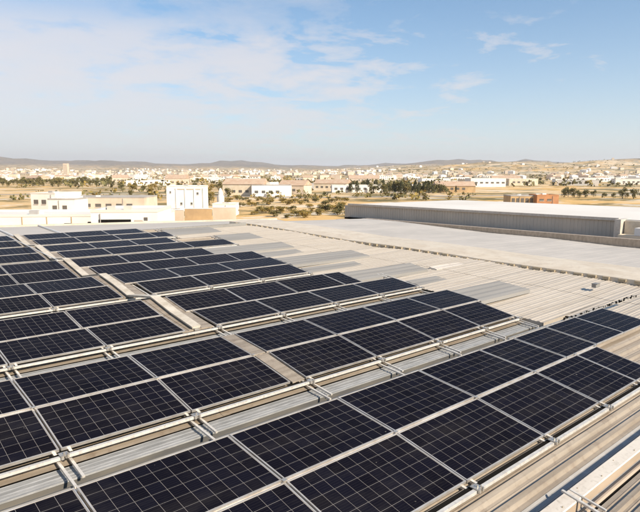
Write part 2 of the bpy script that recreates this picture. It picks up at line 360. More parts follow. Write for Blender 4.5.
# screws on the nearest pale cap and sheets
sm = MB()
for i in range(22):
    x = 3.5 + i * .46; k = 0; g = K[0][0] - 1
    for dy in (-.80 + .06 * (i % 2),):
        zc = CZ + zf(0) - .100 + SU * x
        sm.hexa([(x - .006, g + dy - .006, zc - .004), (x + .006, g + dy - .006, zc - .004), (x + .006, g + dy + .006, zc - .004), (x - .006, g + dy + .006, zc - .004),
                 (x - .004, g + dy - .004, zc + .009), (x + .004, g + dy - .004, zc + .009), (x + .004, g + dy + .004, zc + .009), (x - .004, g + dy + .004, zc + .009)])
so_ = sm.build('roof_screws', MT['foam'], hall); so_['kind'] = 'stuff'
# walls under the roof
wb = MB(); wb.box(XL, 28.8, -6, 26.3, 0, CZ - 3.9); wb.build('wall', MT['creamwall'], hall)

# polycarbonate skylights laid on the upper half of each bay, right of the modules
def skylight(k, x0, x1, ya, yb, lift=.05, m='polyfar'):
    Yj, zj, a, b = K[k]; mb = MB()
    s = lambda y: (zj - .125 + (y - Yj) * b) if y > Yj else (zj - .125 + (y - Yj) * a)
    n = max(3, int((yb - ya) / .12)); ys = [ya + (yb - ya) * i / n for i in range(n + 1)]
    top = [(y, s(y) + lift + .025 + (.012 if i % 2 else 0)) for i, y in enumerate(ys)]
    q = lambda x, y, z: (x, y, CZ + z + SU * x)
    for (y0, z0), (y1, z1) in zip(top[:-1], top[1:]): mb.quad(q(x0, y0, z0), q(x1, y0, z0), q(x1, y1, z1), q(x0, y1, z1))
    for xx in (x0, x1):
        for (y0, z0), (y1, z1) in zip(top[:-1], top[1:]): mb.quad(q(xx, y0, z0 - .09), q(xx, y1, z1 - .09), q(xx, y1, z1), q(xx, y0, z0))
    for (y0, z0) in (top[0], top[-1]): mb.quad(q(x0, y0, z0 - .09), q(x1, y0, z0 - .09), q(x1, y0, z0), q(x0, y0, z0))
    return mb.build('skylight', MT[m], hall)
skylight(1, 11.98, 14.3, K[1][0] + .02, K[1][0] + .98)
skylight(2, 11.5, 14.6, K[2][0] + .25, K[2][0] + 1.0)
skylight(2, 12.8, 14.2, K[2][0] - .85, K[2][0] - .35)
skylight(3, 11.6, 15.2, K[3][0] - .05, K[3][0] + .95)
skylight(4, 10.9, 14.6, K[4][0] + .15, K[4][0] + 1.0)
skylight(3, 11.6, 14.0, K[3][0] - .9, K[3][0] - .45)
skylight(5, 13.4, 15.3, K[5][0] - .2, K[5][0] + .9)
skylight(4, 12.5, 14.4, K[4][0] - .8, K[4][0] - .2)
skylight(6, 12.4, 15.0, K[6][0] - .6, K[6][0] + .6)
skylight(2, 15.0, 16.6, K[2][0] + .2, K[2][0] + .5, .02, 'pale')

# ridge flashing with foam closures showing as dashes, then the far slope
def zr(y):   # roof level along the ridge
    ks = sorted(K); 
    for a_, b_ in zip(ks[:-1], ks[1:]):
        ya, yb = K[a_][0], K[b_][0]
        if y <= yb or b_ == ks[-1]:
            t = (y - ya) / (yb - ya); return (K[a_][1] + (K[b_][1] - K[a_][1]) * t) - .08 + SU * 18
rb = 0
ys = [-6 + i * 2.4 for i in range(15)]; ys[-1] = 27.6
for y0, y1 in zip(ys[:-1], ys[1:]):
    mb = MB(); a0, a1 = zr(y0) + CZ + .10, zr(y1) + CZ + .10
    prof = [(17.72, -.16), (17.74, .0), (18.6, .05), (19.5, .03), (20.3, -.02), (20.34, -.10)]
    for (xa, za), (xb, zb) in zip(prof[:-1], prof[1:]): mb.quad((xa, y0 + .006, a0 + za), (xb, y0 + .006, a0 + zb), (xb, y1, a1 + zb + .003), (xa, y1, a1 + za + .003))
    mb.build('ridge_flashing', MT['ridge'], hall)
cm_ = MB(); cm_.box(-.05, .05, -.11, .11, -.04, .035); cme = cm_.mesh('foam_closure', MT['foam'])
y = -1.5; rr = random.Random(5)
while y < 27:
    o = obj('foam_closure', cme, hall); o.location = (17.70, y, CZ + zr(y) + .05); o.scale = (1, .8 + rr.random() * .5, .8 + rr.random() * .4); y += .42 + rr.random() * .06
# far slope of the roof: light grey sheets running on to the hall's far eaves
nxt = -6.0
zl = lambda y_: CZ + zr(y_)
while nxt < 27.5:
    y1 = min(nxt + 1.05, 27.6); mb = MB(); z0, z1 = CZ + zr(nxt), CZ + zr(y1)
    pr_ = [(nxt, 0), (nxt + .34, 0), (nxt + .36, .004), (nxt + .44, .004), (nxt + .46, 0), (nxt + .78, 0), (nxt + .80, .004), (nxt + .88, .004), (nxt + .90, 0), (y1, 0)]
    pr_ = [p for p in pr_ if p[0] <= y1]
    if pr_[-1][0] < y1: pr_.append((y1, 0))
    for (ya, da), (yb, db) in zip(pr_[:-1], pr_[1:]): mb.quad((20.2, ya, zl(ya) + da - .05), (28.8, ya, zl(ya) + da - .30), (28.8, yb, zl(yb) + db - .30), (20.2, yb, zl(yb) + db - .05))
    mb.build('far_slope_sheet', MT['farroof'], hall); nxt = y1
mb = MB(); mb.box(28.7, 29.0, -6, 27.6, CZ - 3.45, CZ - 3.02); mb.build('eaves_gutter', MT['tan'], hall)
# flat roof of the rear wing beyond the last bay
mb = MB(); zb = CZ - 2.86
P = [(XL - 8, 26.25), (17.6, 25.7), (21.5, 26.3), (22.3, 29.2), (7.8, 35.0), (-8, 41.0), (XL - 8, 42)]
def prism(mb, P, z0, z1):
    n = len(mb.v); m = len(P); mb.v += [(x, y, z0) for x, y in P] + [(x, y, z1) for x, y in P]
    mb.f.append(tuple(range(n + m, n + 2 * m))); mb.m.append(0); mb.f.append(tuple(range(n, n + m))[::-1]); mb.m.append(0)
    for i in range(m): mb.f.append((n + i, n + (i + 1) % m, n + m + (i + 1) % m, n + m + i)); mb.m.append(0)
prism(mb, P, 0, zb); mb.build('rear_wing', MT['farroof'], hall)
mb = MB()
for a_, b_ in (((XL - 8, 26.35), (17.6, 25.8)), ): mb.bar((*a_, zb + .10), (*b_, zb + .16), .12, .22)
mb.build('parapet', MT['grey'], hall)
mb = MB()
for a_, b_ in zip(P[3:6], P[4:7]): mb.bar((*a_, zb + .03), (*b_, zb + .03), .25, .10)
mb.build('roof_edge_trim', MT['ridge'], hall)

# ------------------------------------------------------------------ solar modules
FR_H, LIP = .036, .013
def frame_mesh(Lx, Wy=.985):
    mb = MB(); h = FR_H
    mb.box(0, Lx, 0, LIP, -h, 0); mb.box(0, Lx, Wy - LIP, Wy, -h, 0)
    mb.box(0, LIP, LIP, Wy - LIP, -h, -.0004); mb.box(Lx - LIP, Lx, LIP, Wy - LIP, -h, -.0004)
    return mb.mesh('frame', MT['alu'])
def back_mesh(Lx, Wy=.985):
    mb = MB(); mb.box(LIP, Lx - LIP, LIP, Wy - LIP, -.012, -.005); return mb.mesh('backsheet', MT['back'])
UV4 = [(0, 0), (1, 0), (1, 1), (0, 1)]
def cells_layout(Lx, Wy=.985):
    nx = max(4, round((Lx - .05) / .1605)); ny = 6; m = LIP + .006
    px = (Lx - 2 * m) / nx; py = (Wy - 2 * m) / ny; return nx, ny, m, px, py
def cell_geo(mb, x, y, sx, sy, z, gap=.0027):
    x0, x1, y0, y1 = x + gap / 2, x + sx - gap / 2, y + gap / 2, y + sy - gap / 2
    mb.quad((x0, y0, z), (x1, y0, z), (x1, y1, z), (x0, y1, z), uv=UV4)
def cells_joined(Lx):
    nx, ny, m, px, py = cells_layout(Lx); mb = MB()
    for i in range(nx):
        for j in range(ny): cell_geo(mb, m + i * px, m + j * py, px, py, -.0046)
    return mb.mesh('solar_cells', MT['cell'])
cache = {}
def panel_meshes(Lx):
    key = round(Lx, 3)
    if key not in cache:
        nx, ny, m, px, py = cells_layout(Lx); mb = MB(); g = .0027
        mb.hexa([(-px / 2 + g / 2, -py / 2 + g / 2, -.0006), (px / 2 - g / 2, -py / 2 + g / 2, -.0006), (px / 2 - g / 2, py / 2 - g / 2, -.0006), (-px / 2 + g / 2, py / 2 - g / 2, -.0006),
                 (-px / 2 + g / 2, -py / 2 + g / 2, 0), (px / 2 - g / 2, -py / 2 + g / 2, 0), (px / 2 - g / 2, py / 2 - g / 2, 0), (-px / 2 + g / 2, py / 2 - g / 2, 0)])
        for fi in range(6): mb.uv[fi] = UV4
        cache[key] = (frame_mesh(Lx), back_mesh(Lx), cells_joined(Lx), mb.mesh('solar_cell', MT['cell']))
    return cache[key]
ORD = ['first', 'second', 'third', 'fourth', 'fifth', 'sixth', 'seventh', 'eighth', 'ninth', 'tenth', 'eleventh', 'twelfth', 'thirteenth', 'fourteenth', 'fifteenth']
S = 1.645
def grid(x0, n): return [x0 + i * S for i in range(n + 1)]
ROWS = []   # (bay, side, list of (x0,x1))
def spans(edges): return [(a, b) for a, b in zip(edges[:-1], edges[1:])]
ROWS += [(0, 'f', spans([-1.70, -.05, 1.60, 3.25, 4.90, 6.55, 8.14, 9.50, 10.28])),
         (0, 'b', spans([-1.70, -.05, 1.60, 3.25, 4.90, 6.55, 8.14, 9.22, 10.38, 11.60, 12.93])),
         (1, 'f', spans([-3.03, -1.38, .27, 1.91, 3.58, 5.28]) + spans([5.57, 7.20, 8.84, 10.40, 11.78])),
         (1, 'b', spans([-3.03, -1.38, .27, 1.91, 3.58, 5.28]) + spans([5.55, 7.18, 8.87, 10.36, 11.92])),
         (2, 'f', spans([-2.73, -1.08, .57, 2.20, 3.78, 5.36]) + spans([6.06, 7.72, 9.35, 10.97, 12.60])),
         (2, 'b', spans([-2.83, -1.18, .47, 2.10, 3.72, 5.36]) + spans([5.92, 7.50, 9.07, 10.74, 11.40])),
         (3, 'f', spans([-2.63, -.98, .67, 2.30, 3.93, 5.56]) + spans([6.30, 7.93, 9.64, 11.46])),
         (3, 'b', spans([-2.68, -1.03, .62, 2.25, 3.88, 5.54]) + spans([6.02, 7.66, 9.40, 11.46])),
         (4, 'f', spans([-.80, .85, 2.48, 4.10, 5.70]) + spans([6.32, 7.96, 9.60, 11.25, 12.42])),
         (4, 'b', spans([-.80, .85, 2.48, 4.10, 5.70]) + spans([6.05, 7.66, 9.25, 10.86])),
         (5, 'f', spans([1.05, 2.67, 4.30, 5.86]) + spans([6.45, 8.08, 9.72, 11.36, 13.3])),
         (5, 'b', spans([1.05, 2.67, 4.30, 5.86]) + spans([6.25, 7.88, 9.52, 11.16])),
         (6, 'f', spans([1.35, 2.95, 4.5, 6.02]) + spans([6.6, 8.22, 9.85, 11.48, 12.3])),
         (6, 'b', spans([1.35, 2.95, 4.5, 6.02]) + spans([6.5, 8.12, 9.75, 11.38]))]
prnd = random.Random(11)
for ri, (k, side, sp) in enumerate(ROWS):
    Yj, zj, a, b = K[k]
    vis = []
    for (x0, x1) in sp:
        yc = Yj + (-.5 if side == 'f' else .5); q = proj(((x0 + x1) / 2, yc, CZ + zj))
        e = [proj((xx, yc + dy, CZ + zj)) for xx in (x0 + .2, x1 - .2) for dy in (-.3, .3)]
        vis.append(any(p and 0 < p[0] < 640 and 0 < p[1] < 512 for p in e))
    nv = 0
    for (x0, x1), v_ in zip(sp, vis):
        Lx = x1 - x0 - .022
        key = 1.62 if abs(Lx - 1.62) < .045 else Lx
        fr, bk, cj, cs = panel_meshes(key)
        sx = Lx / key
        if v_:
            nv += 1; size = 'short ' if Lx < 1.45 else ''
            lab = f'{size}dark solar panel, {ORD[nv-1]} from the left in the {ORD[ri]} panel row from the front'
            if side == 'f' and k == 6: pass
            grp = 'solar panels on the factory roof'
        else:
            lab = 'dark solar panel beyond the edge of the picture'; grp = 'solar panels outside the picture'
        slope = a if side == 'f' else b
        y0 = Yj - 1.0 * math.cos(math.atan(slope)) if side == 'f' else Yj + .015
        z0 = CZ + (zj - slope if side == 'f' else zj + .002)
        o = thing('solar_panel', lab, 'solar panel', (x0 + .011, y0, z0 + SU * (x0 + .011) + prnd.uniform(-.003, .003)), 0, grp)
        o.rotation_euler = (math.atan(slope) + prnd.uniform(-.003, .003), -math.atan(SU), prnd.uniform(-.0015, .0015))
        for nm, me in (('frame', fr), ('backsheet', bk)):
            c_ = obj(nm, me, o); c_.scale = (sx, 1, 1)
        if k <= 1 and v_:
            nx, ny, m, px, py = cells_layout(key)
            for i in range(nx):
                for j in range(ny):
                    c_ = obj('solar_cell', cs, o); c_.location = ((m + (i + .5) * px) * sx, m + (j + .5) * py, -.0046); c_.scale = (sx, 1, 1)
        else:
            c_ = obj('solar_cells', cj, o); c_.scale = (sx, 1, 1); c_['kind'] = 'stuff'

# ------------------------------------------------------------------ mounting rails: front tube of each bay, cross rails, clamps
crossm = {}
BAYN = {0: 'nearest', 1: 'second', 2: 'third', 3: 'fourth', 4: 'fifth', 5: 'sixth', 6: 'farthest'}
for k in range(0, 7):
    Yj, zj, a, b = K[k]; f = Yj - 1.0
    fs = [s_ for kk, sd_, s_ in ROWS if kk == k and sd_ == 'f'][0]; bs = [s_ for kk, sd_, s_ in ROWS if kk == k and sd_ == 'b'][0]
    t_ = thing('mounting_frame', f'white metal mounting rails under the {BAYN[k]} pair of solar panel rows', 'mounting rails', (0, 0, 0), 0, 'mounting rails on the roof')
    zq = lambda y, x: CZ + (zj - (Yj - y) * a if y < Yj else zj + (y - Yj) * b) + SU * x
    edges = sorted(set([s_[0] for s_ in fs] + [fs[-1][1]]))
    # square tube along the lower module edge, one length between clamps
    xs = edges + ([edges[-1] + 1.65, edges[-1] + 3.3] if k == 0 else [])
    if k == 0: xs = [e + .06 for e in xs]
    for x0, x1 in zip(xs[:-1], xs[1:]):
        mb = MB(); yy = f - .115; dzr = prnd.uniform(-.004, .004)
        mb.bar((x0 + .008, yy, zq(f, x0) - .048 + dzr), (x1 - .008, yy, zq(f, x1) - .048 + dzr), .044, .036); mb.build('front_rail', MT['tube'], t_)
    mb = MB(); mb.bar((edges[0], f - .045, zq(f, edges[0]) - .065), (edges[-1], f - .045, zq(f, edges[-1]) - .065), .05, .04); mb.build('slit_shade_strip', MT['dark'], t_)  # black strip added for the shade in the slit below the panel edge
    # joint rail between the two rows and a rail under the rear edge
    for x0, x1 in fs:
        mb = MB(); mb.bar((x0, Yj + .006, zq(Yj, x0) - .046), (x1, Yj + .006, zq(Yj, x1) - .046), .07, .04); mb.build('middle_rail', MT['alu'], t_)
    for x0, x1 in bs:
        mb = MB(); mb.bar((x0, Yj + 1.0, zq(Yj + 1.0, x0) - .062), (x1, Yj + 1.0, zq(Yj + 1.0, x1) - .062), .05, .04); mb.build('rear_rail', MT['tube'], t_)
    for x in edges:
        for off in (-.085, .085):     # cross rails under the module ends, running past the tube to the valley
            L0 = f - (.62 if off < 0 else .50) - prnd.uniform(0, .06)
            if k == 0: L0 = f - .16
            mb = MB(); mb.bar((x + off + .02, f - .04, zq(f, x) - .062), (x + off + .02, Yj + .95, zq(Yj + .95, x) - .075), .035, .03)
            mb.build('cross_rail', MT['tube'], t_)
            if k > 0:
                mb = MB(); mb.bar((x + off * .8, L0, zq(f, x) - .150), (x + off * .8, f - .02, zq(f, x) - .092), .032, .024); mb.build('cross_rail', MT['tube'], t_)
        # clamp: base plate, bolt and hook
        mb = MB(); z = zq(f, x) - .022
        mb.box(x - .05, x + .05, f - .15, f - .05, z - .004, z + .005); mb.box(x - .045, x - .018, f - .165, f - .145, z - .035, z + .010)
        mb.box(x + .018, x + .04, f - .165, f - .145, z - .03, z + .012); mb.tube([(x, f - .11, z), (x, f - .11, z + .03)], .009, 6)
        mb.tube([(x + .035, f - .13, z), (x + .035, f - .13, z + .022)], .008, 6)
        mb.build('clamp', MT['steel'], t_)
    for x in [s_[1] for s_ in fs] + [fs[0][0]]:   # mid clamps on the joint line
        mb = MB(); mb.box(x - .025, x + .025, Yj - .02, Yj + .03, zq(Yj, x) - .002, zq(Yj, x) + .006); mb.build('clamp', MT['steel'], t_)

Yj, zj, a, b = K[1]
for sd_, (ya, yb, za, zb_) in enumerate(((Yj - 1.0, Yj - .02, zj - a, zj - .003), (Yj + .02, Yj + 1.0, zj, zj + b))):
    mb = MB(); x0, x1 = 5.30, 5.54
    for q_ in range(4):
        u0, u1 = x0 + (x1 - x0) * q_ / 4, x0 + (x1 - x0) * (q_ + 1) / 4; dd = .006 * (q_ % 2)
        mb.hexa([(u0, ya, CZ + za - .06), (u1, ya, CZ + za - .06), (u1, yb, CZ + zb_ - .06), (u0, yb, CZ + zb_ - .06), (u0, ya, CZ + za - .04 + dd + SU * 5), (u1, ya, CZ + za - .04 + dd + SU * 5), (u1, yb, CZ + zb_ - .04 + dd + SU * 5), (u0, yb, CZ + zb_ - .04 + dd + SU * 5)])
    mb.build('infill_strip', MT['grey'] if False else MT['sheet'], hall)
# cream cable duct that runs up the roof between the two blocks of panels
def dz_(y):
    ks = sorted(K); best = min(ks, key=lambda q: abs(K[q][0] - y)); Yj, zj, a, b = K[best]
    return zj + (y - Yj) * (a if y < Yj else b)
dt = thing('cable_duct', 'long flat cream cable duct running away between the left and right blocks of panels', 'cable duct', (0, 0, 0))
pts = []
for k in range(2, 7):
    Yj, zj, a, b = K[k]
    for y_, z_ in ((Yj - .99, zj - a), (Yj, zj), (Yj + .99, zj + b)): pts.append((5.60 + (y_ - 10) * .042, y_, CZ + z_ - .030))
for i, (p, q) in enumerate(zip(pts[:-1], pts[1:])):
    mb = MB(); p = Vector(p); q = Vector(q); mb.bar(p, q - (q - p) * .012, .17, .03); mb.bar(p + Vector((0, 0, .024)), q + Vector((0, 0, .024)) - (q - p) * .012, .20, .012); mb.build('duct_section', MT['duct'], dt)
mb = MB()
for p in pts:
    mb = MB(); mb.box(p[0] - .05, p[0] + .05, p[1] - .03, p[1] + .03, p[2] - .30, p[2] - .02); mb.build('duct_foot', MT['steel'], dt)
for k in range(2, 7):          # ribbed sheets lying under the duct between the two blocks
    Yj, zj, a, b = K[k]
    for ya, yb, za, zb_ in ((Yj - .98, Yj - .01, zj - a, zj), (Yj + .01, Yj + .98, zj, zj + b)):
        mb = MB(); xc = 5.60 + (Yj - 10) * .042
        for q_ in range(5):
            u0, u1 = xc - .34 + q_ * .14, xc - .34 + (q_ + 1) * .14; dd = -.075 + .01 * (q_ % 2)
            mb.hexa([(u0, ya, CZ + za - .10), (u1, ya, CZ + za - .10), (u1, yb, CZ + zb_ - .10), (u0, yb, CZ + zb_ - .10), (u0, ya, CZ + za + dd), (u1, ya, CZ + za + dd), (u1, yb, CZ + zb_ + dd), (u0, yb, CZ + zb_ + dd)])
        mb.build('infill_strip', MT['sheet'], hall)
# white conduit left of the duct
ct = MB()
cp = [(5.80 - .035 * i_, 25.2 - i_ * 1.0) for i_ in range(8)]
ct.tube([(x, y, CZ + K[2][1] + (y - 11) * .027 + .10) for x, y in cp], .014, 8)
tag(ct.build('conduit', MT['conduit']), 'thin white conduit lying over the far panels just left of the cream duct', 'conduit')
for (a_, b_, lb) in (((9.54, 34.2), (8.86, 27.2), 'thin white pipe lying along the grey flat rear roof near its middle'), ((7.24, 32.5), (6.83, 27.2), 'thin white pipe lying on the grey flat rear roof at the far left edge')):
    mb = MB(); mb.tube([(a_[0], a_[1], zb + .05), ((a_[0] + b_[0]) / 2, (a_[1] + b_[1]) / 2, zb + .06), (b_[0], b_[1], zb + .05)], .035, 8)
    tag(mb.build('pipe', MT['conduit']), lb, 'pipe', 'white pipes on the rear roof')
# loose white rail offcuts lying over the near valley, lower right
f0 = K[0][0] - 1
mb = MB(); z = CZ + zf(0) - .075
z = CZ + zf(0) - .11 + SU * 5.6
mb.bar((5.62, f0 - .66, z + .02), (5.53, f0 - 1.14, z - .015), .030, .022); mb.bar((5.71, f0 - .70, z + .012), (5.64, f0 - 1.10, z - .01), .022, .018)
tag(mb.build('rail_offcut', MT['tube']), 'pair of thin white rail offcuts lying crosswise on the pale cap at lower right', 'rail offcut')
# black blocks added for the shadowed gap at the first bay's right end
hk = thing('gap_shade_row', 'row of small dark blocks standing for the shadowed gap along the back edge of the front panels at right', 'shade blocks', (0, 0, 0))
for i in range(46):
    x = 11.2 + i * .085 + prnd.uniform(-.04, .04); y = K[0][0] + 1.06 + prnd.uniform(-.02, .03); w_ = prnd.uniform(.012, .040)
    mb = MB(); z = CZ + K[0][1] + K[0][3] + SU * x - .02
    mb.box(x - w_, x + w_, y - .012, y + .012, z - .03, z + prnd.uniform(.0, .028)); mb.build('gap_shade_block', MT['dark' if i % 4 else 'steel'], hk)
mb = MB(); y = K[0][0] + 1.045; mb.bar((9.2, y + .03, CZ + K[0][1] + K[0][3] + SU * 9 - .035), (14.9, y + .03, CZ + K[0][1] + K[0][3] + SU * 15 - .035), .03, .03); mb.build('edge_rail', MT['steel'], hk)
mb = MB(); mb.box(15.9, 16.15, 6.55, 6.67, CZ - 3.08, CZ - 2.985); mb.box(15.92, 16.13, 6.53, 6.69, CZ - 2.985, CZ - 2.97)
tag(mb.build('vent_box', MT['grey']), 'small dark vent box on the bare beige roof near the ridge', 'vent')

# ------------------------------------------------------------------ buildings
WALL_YAW = -YAW
def building(name, label, cat, x, D, wpx, h, depth, wall='whitewall', roof='whiteroof', yaw=None, win=(), parapet=.25, group=None, z=0, gable=False, base=0):
    """x = bearing column of the centre, wpx = facade width in metres; facade faces local -Y"""
    X, Y = around(x, D); o = thing(name, label, cat, (X, Y, z), WALL_YAW if yaw is None else yaw, group)
    w2 = wpx / 2; mb = MB(); mb.box(-w2, w2, 0, depth, base, h); mb.build('wall', MT[wall], o)
    mb = MB()
    if gable:
        hh = min(depth, wpx) * .2; n = len(mb.v)
        mb.v += [(-w2 - .3, -.3, h), (w2 + .3, -.3, h), (w2 + .3, depth + .3, h), (-w2 - .3, depth + .3, h), (-w2 - .3, depth / 2, h + hh), (w2 + .3, depth / 2, h + hh)]
        mb.f += [(0, 1, 5, 4), (2, 3, 4, 5), (0, 4, 3), (1, 2, 5), (3, 2, 1, 0)]; mb.m += [0] * 5
    else:
        mb.box(-w2 + .3, w2 - .3, .3, depth - .3, h - .05, h + .03)
        for q in ((-w2 - .04, w2 + .04, -.04, .3), (-w2 - .04, w2 + .04, depth - .3, depth + .04)): mb.box(*q, h - .001, h + parapet)
        for q in ((-w2 - .04, -w2 + .3, .3, depth - .3), (w2 - .3, w2 + .04, .3, depth - .3)): mb.box(*q, h - .001, h + parapet)
    mb.build('roof', MT[roof], o)
    if D < 400:
        cr_ = random.Random(int(x * 7 + D))
        for _ in range(cr_.randint(2, 4)):
            ax, ay = cr_.uniform(-w2 * .8, w2 * .8), cr_.uniform(.8, max(1., depth * .6)); sz = cr_.uniform(.3, .6)
            if gable: break
            mb = MB(); mb.box(ax - sz, ax + sz, ay - sz * .6, ay + sz * .6, h + .02, h + .15 + sz * .7); mb.build('air_unit', MT[cr_.choice(['conduit', 'greyroof', 'clad'])], o)
        if D < 160:
            px_ = cr_.uniform(-w2 * .9, w2 * .9); mb = MB(); mb.tube([(px_, -.10, max(base, 0)), (px_, -.10, h - .1)], .05, 6); mb.build('drainpipe', MT['greyroof'], o)
    for (wx, wz, ww, wh, *rest) in win:
        nm = rest[0] if rest else 'window'; mm = rest[1] if len(rest) > 1 else 'window'
        mb = MB(); mb.box(wx - ww / 2, wx + ww / 2, -.05, .06, wz, wz + wh); p = mb.build(nm, MT[mm], o)
        if nm == 'window' and D < 200:
            mb = MB(); t2 = .06
            mb.box(wx - ww / 2 - t2, wx + ww / 2 + t2, -.12, -.051, wz - t2, wz); mb.build('sill', MT['whitewall'], p)
    return o
def px(D): return D / F      # metres per picture column
# A long white hall behind the rear wing (left)
D = 62; bw = 190 * px(D)
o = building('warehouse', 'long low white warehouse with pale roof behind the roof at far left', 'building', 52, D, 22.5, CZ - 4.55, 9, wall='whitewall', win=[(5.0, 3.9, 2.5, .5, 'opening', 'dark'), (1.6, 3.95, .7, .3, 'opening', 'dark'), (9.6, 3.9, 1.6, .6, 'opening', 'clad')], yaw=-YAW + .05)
mb = MB()
for i in range(9): mb.box(-11 + i * 2.6, -10.93 + i * 2.6, -.06, -.001, 1, CZ - 4.55)
mb.build('wall_joints', MT['ochrewall'], o)
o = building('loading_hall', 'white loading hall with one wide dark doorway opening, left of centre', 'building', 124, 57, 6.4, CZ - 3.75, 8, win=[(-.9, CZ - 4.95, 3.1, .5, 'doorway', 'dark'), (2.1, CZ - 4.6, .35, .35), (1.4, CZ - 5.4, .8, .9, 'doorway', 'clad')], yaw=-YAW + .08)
o = building('factory_block', 'white two-storey factory block with grey roof at far left', 'building', 44, 118, 5.6, CZ - 4.0, 9, yaw=-YAW - .2, win=[(-1.6, 3.4, 1.0, .9), (0.2, 3.4, 1.0, .9), (1.9, 3.4, 1.0, .9)])
o = building('long_shed', 'long grey-roofed shed with brown wall band beyond the white warehouse', 'building', 95, 122, 21, CZ - 5.0, 10, wall='pinkwall', roof='greyroof', win=[(-8 + i * 2.2, 2.6, 1.2, .7) for i in range(8)])
o = building('factory_block', 'small white factory block with sawtooth rooflights beside the long shed', 'building', 62, 104, 4.8, CZ - 4.6, 6, roof='greyroof', win=[(-1.2, 3.1, .8, .8), (.6, 3.1, .8, .8)])
mb = MB()
for i in range(3): mb.box(-2.1 + i * 1.5, -1.1 + i * 1.5, .8, 5, CZ - 4.5, CZ - 4.1)
mb.build('rooflight', MT['whitewall'], o)
o = building('tall_block', 'tall white cubic factory block with pilasters, standing highest left of centre', 'building', 186.5, 150, 9.7, CZ - 3.25, 9, yaw=-YAW + .10,
    win=[(3.0, 4.2, .5, .6), (-3.9, 4.6, .35, .5), (1.4, 1.6, .5, .6), (-1.2, 1.6, .5, .6)])
mb = MB()
for xx in (-4.7, -2.4, -.1, 2.2, 4.5): mb.box(xx - .18, xx + .18, -.16, -.001, 0, CZ - 3.6)
mb.build('pilaster', MT['whitewall'], o)
mb = MB(); mb.box(-2.7, 3.8, -.12, -.001, CZ - 3.95, CZ - 3.72); mb.build('cornice', MT['pinkwall'], o)
X, Y = around(221, 140)
o = thing('silo', 'slim white silo tower with stepped cap right of the tall white block', 'silo', (X, Y, 0))
mb = MB(); mb.tube([(0, 0, 0), (0, 0, 4.3), (0, 0, 4.31)], [.85, .85, .6], 20); mb.build('barrel', MT['whitewall'], o)
mb = MB(); mb.tube([(0, 0, 4.3), (0, 0, 5.2), (0, 0, 6.1)], [.6, .55, .18], 16); mb.build('cap', MT['whitewall'], o)
building('annex', 'low white annex at the foot of the white silo tower', 'building', 224, 132, 5.2, 2.6, 6, win=[(-1.6, 1.0, .7, .7), (.6, 1.0, .9, .7), (1.9, 1.0, .5, .7)])
building('annex', 'second white annex with grey roof just left of the cube block', 'building', 157, 112, 6.0, 2.3, 6, roof='greyroof', win=[(-2, 1.0, 1.2, .6), (.2, 1.0, 1.2, .6), (2.1, 1.0, .8, .6)])
# yard walls in ochre and cream in front of the cube
for i, (x0, x1, D, h, m_, lb) in enumerate(((148, 170, 84, 3.9, 'clad', 'grey yard wall panel left of the ochre walls'), (171, 184, 88, 4.05, 'pinkwall', 'pinkish yard wall beside the grey one'), (185, 212, 92, 4.0, 'ochrewall', 'ochre yard wall below the tall white block'), (213, 236, 96, 3.95, 'pinkwall', 'brown yard wall right of the ochre wall'))):
    X0, Y0 = around(x0, D); X1, Y1 = around(x1, D); mb = MB(); mb.bar((X0, Y0, h / 2), (X1, Y1, h / 2), .25, h); o = thing('yard_wall', lb, 'wall', (0, 0, 0), 0, 'yard walls')
    mb.build('wall_panel', MT[m_], o)
    mb = MB(); mb.bar((X0, Y0, h + .06), (X1, Y1, h + .06), .34, .12); mb.build('coping', MT['whitewall'], o)
building('tower_block', 'lone tall beige tower block above the trees at far left', 'tower', 68, 1500, 10.5, 32, 12, wall='pinkwall', roof='greyroof', z=hgt(*around(68, 1500)),
    win=[(xx, 3 + 3 * j, 1.3, 1.3) for j in range(9) for xx in (-3.2, 0, 3.2)])
building('white_factory', 'white factory with three pale halls right of the conifer grove', 'building', 487, 430, 26, 6.2, 18, win=[(-9 + i * 4, 2.5, 2.2, 1.2) for i in range(6)])
building('white_factory', 'lower white factory hall left of the three pale halls', 'building', 522, 480, 24, 5.5, 18, wall='creamwall', win=[(-8 + i * 4, 2.2, 2, 1.2) for i in range(5)])
o = building('brick_shed', 'low orange brick shed just beyond the white roof at right', 'building', 547, 150, 5.6, 3.95, 6, wall='orange', roof='orange', win=[(-1.6, 2.6, 1.1, .5), (.4, 2.6, 1.1, .5)])
o = building('brick_shed', 'dark-windowed brown shed left of the orange brick shed', 'building', 524, 152, 7.4, 3.7, 6, wall='ochrewall', roof='greyroof', win=[(-3.0 + i * 1.2, 1.9, .8, 1.3) for i in range(6)])
mids = [(243, 255, 18, 5.0, 'creamwall', 'terra'), (256, 262, 14, 5.6, 'whitewall', 'whiteroof'), (272, 248, 17, 4.6, 'whitewall', 'greyroof'), (291, 275, 13, 4.2, 'pinkwall', 'terra'), (357, 300, 26, 3.6, 'whitewall', 'whiteroof'), (388, 330, 24, 3.2, 'whitewall', 'whiteroof'),
        (330, 340, 20, 4.0, 'creamwall', 'terra'), (418, 350, 22, 3.0, 'whitewall', 'greyroof'), (304, 360, 20, 3.5, 'whitewall', 'whiteroof'), (455, 300, 20, 3.3, 'ochrewall', 'terra')]
mlab = ['cream hall with terracotta roof, leftmost of the mid-distance halls', 'white hall just right of the cream terracotta one', 'grey-roofed white hall behind the ochre shrubs', 'pinkish house right of the grey-roofed white hall', 'long white hall straight ahead in the mid distance', 'long white hall in front of the conifer grove', 'cream terracotta hall left of the long white hall ahead', 'grey-roofed white hall below the conifers', 'far white hall above the ochre shrubs', 'ochre shed at the right foot of the conifers']
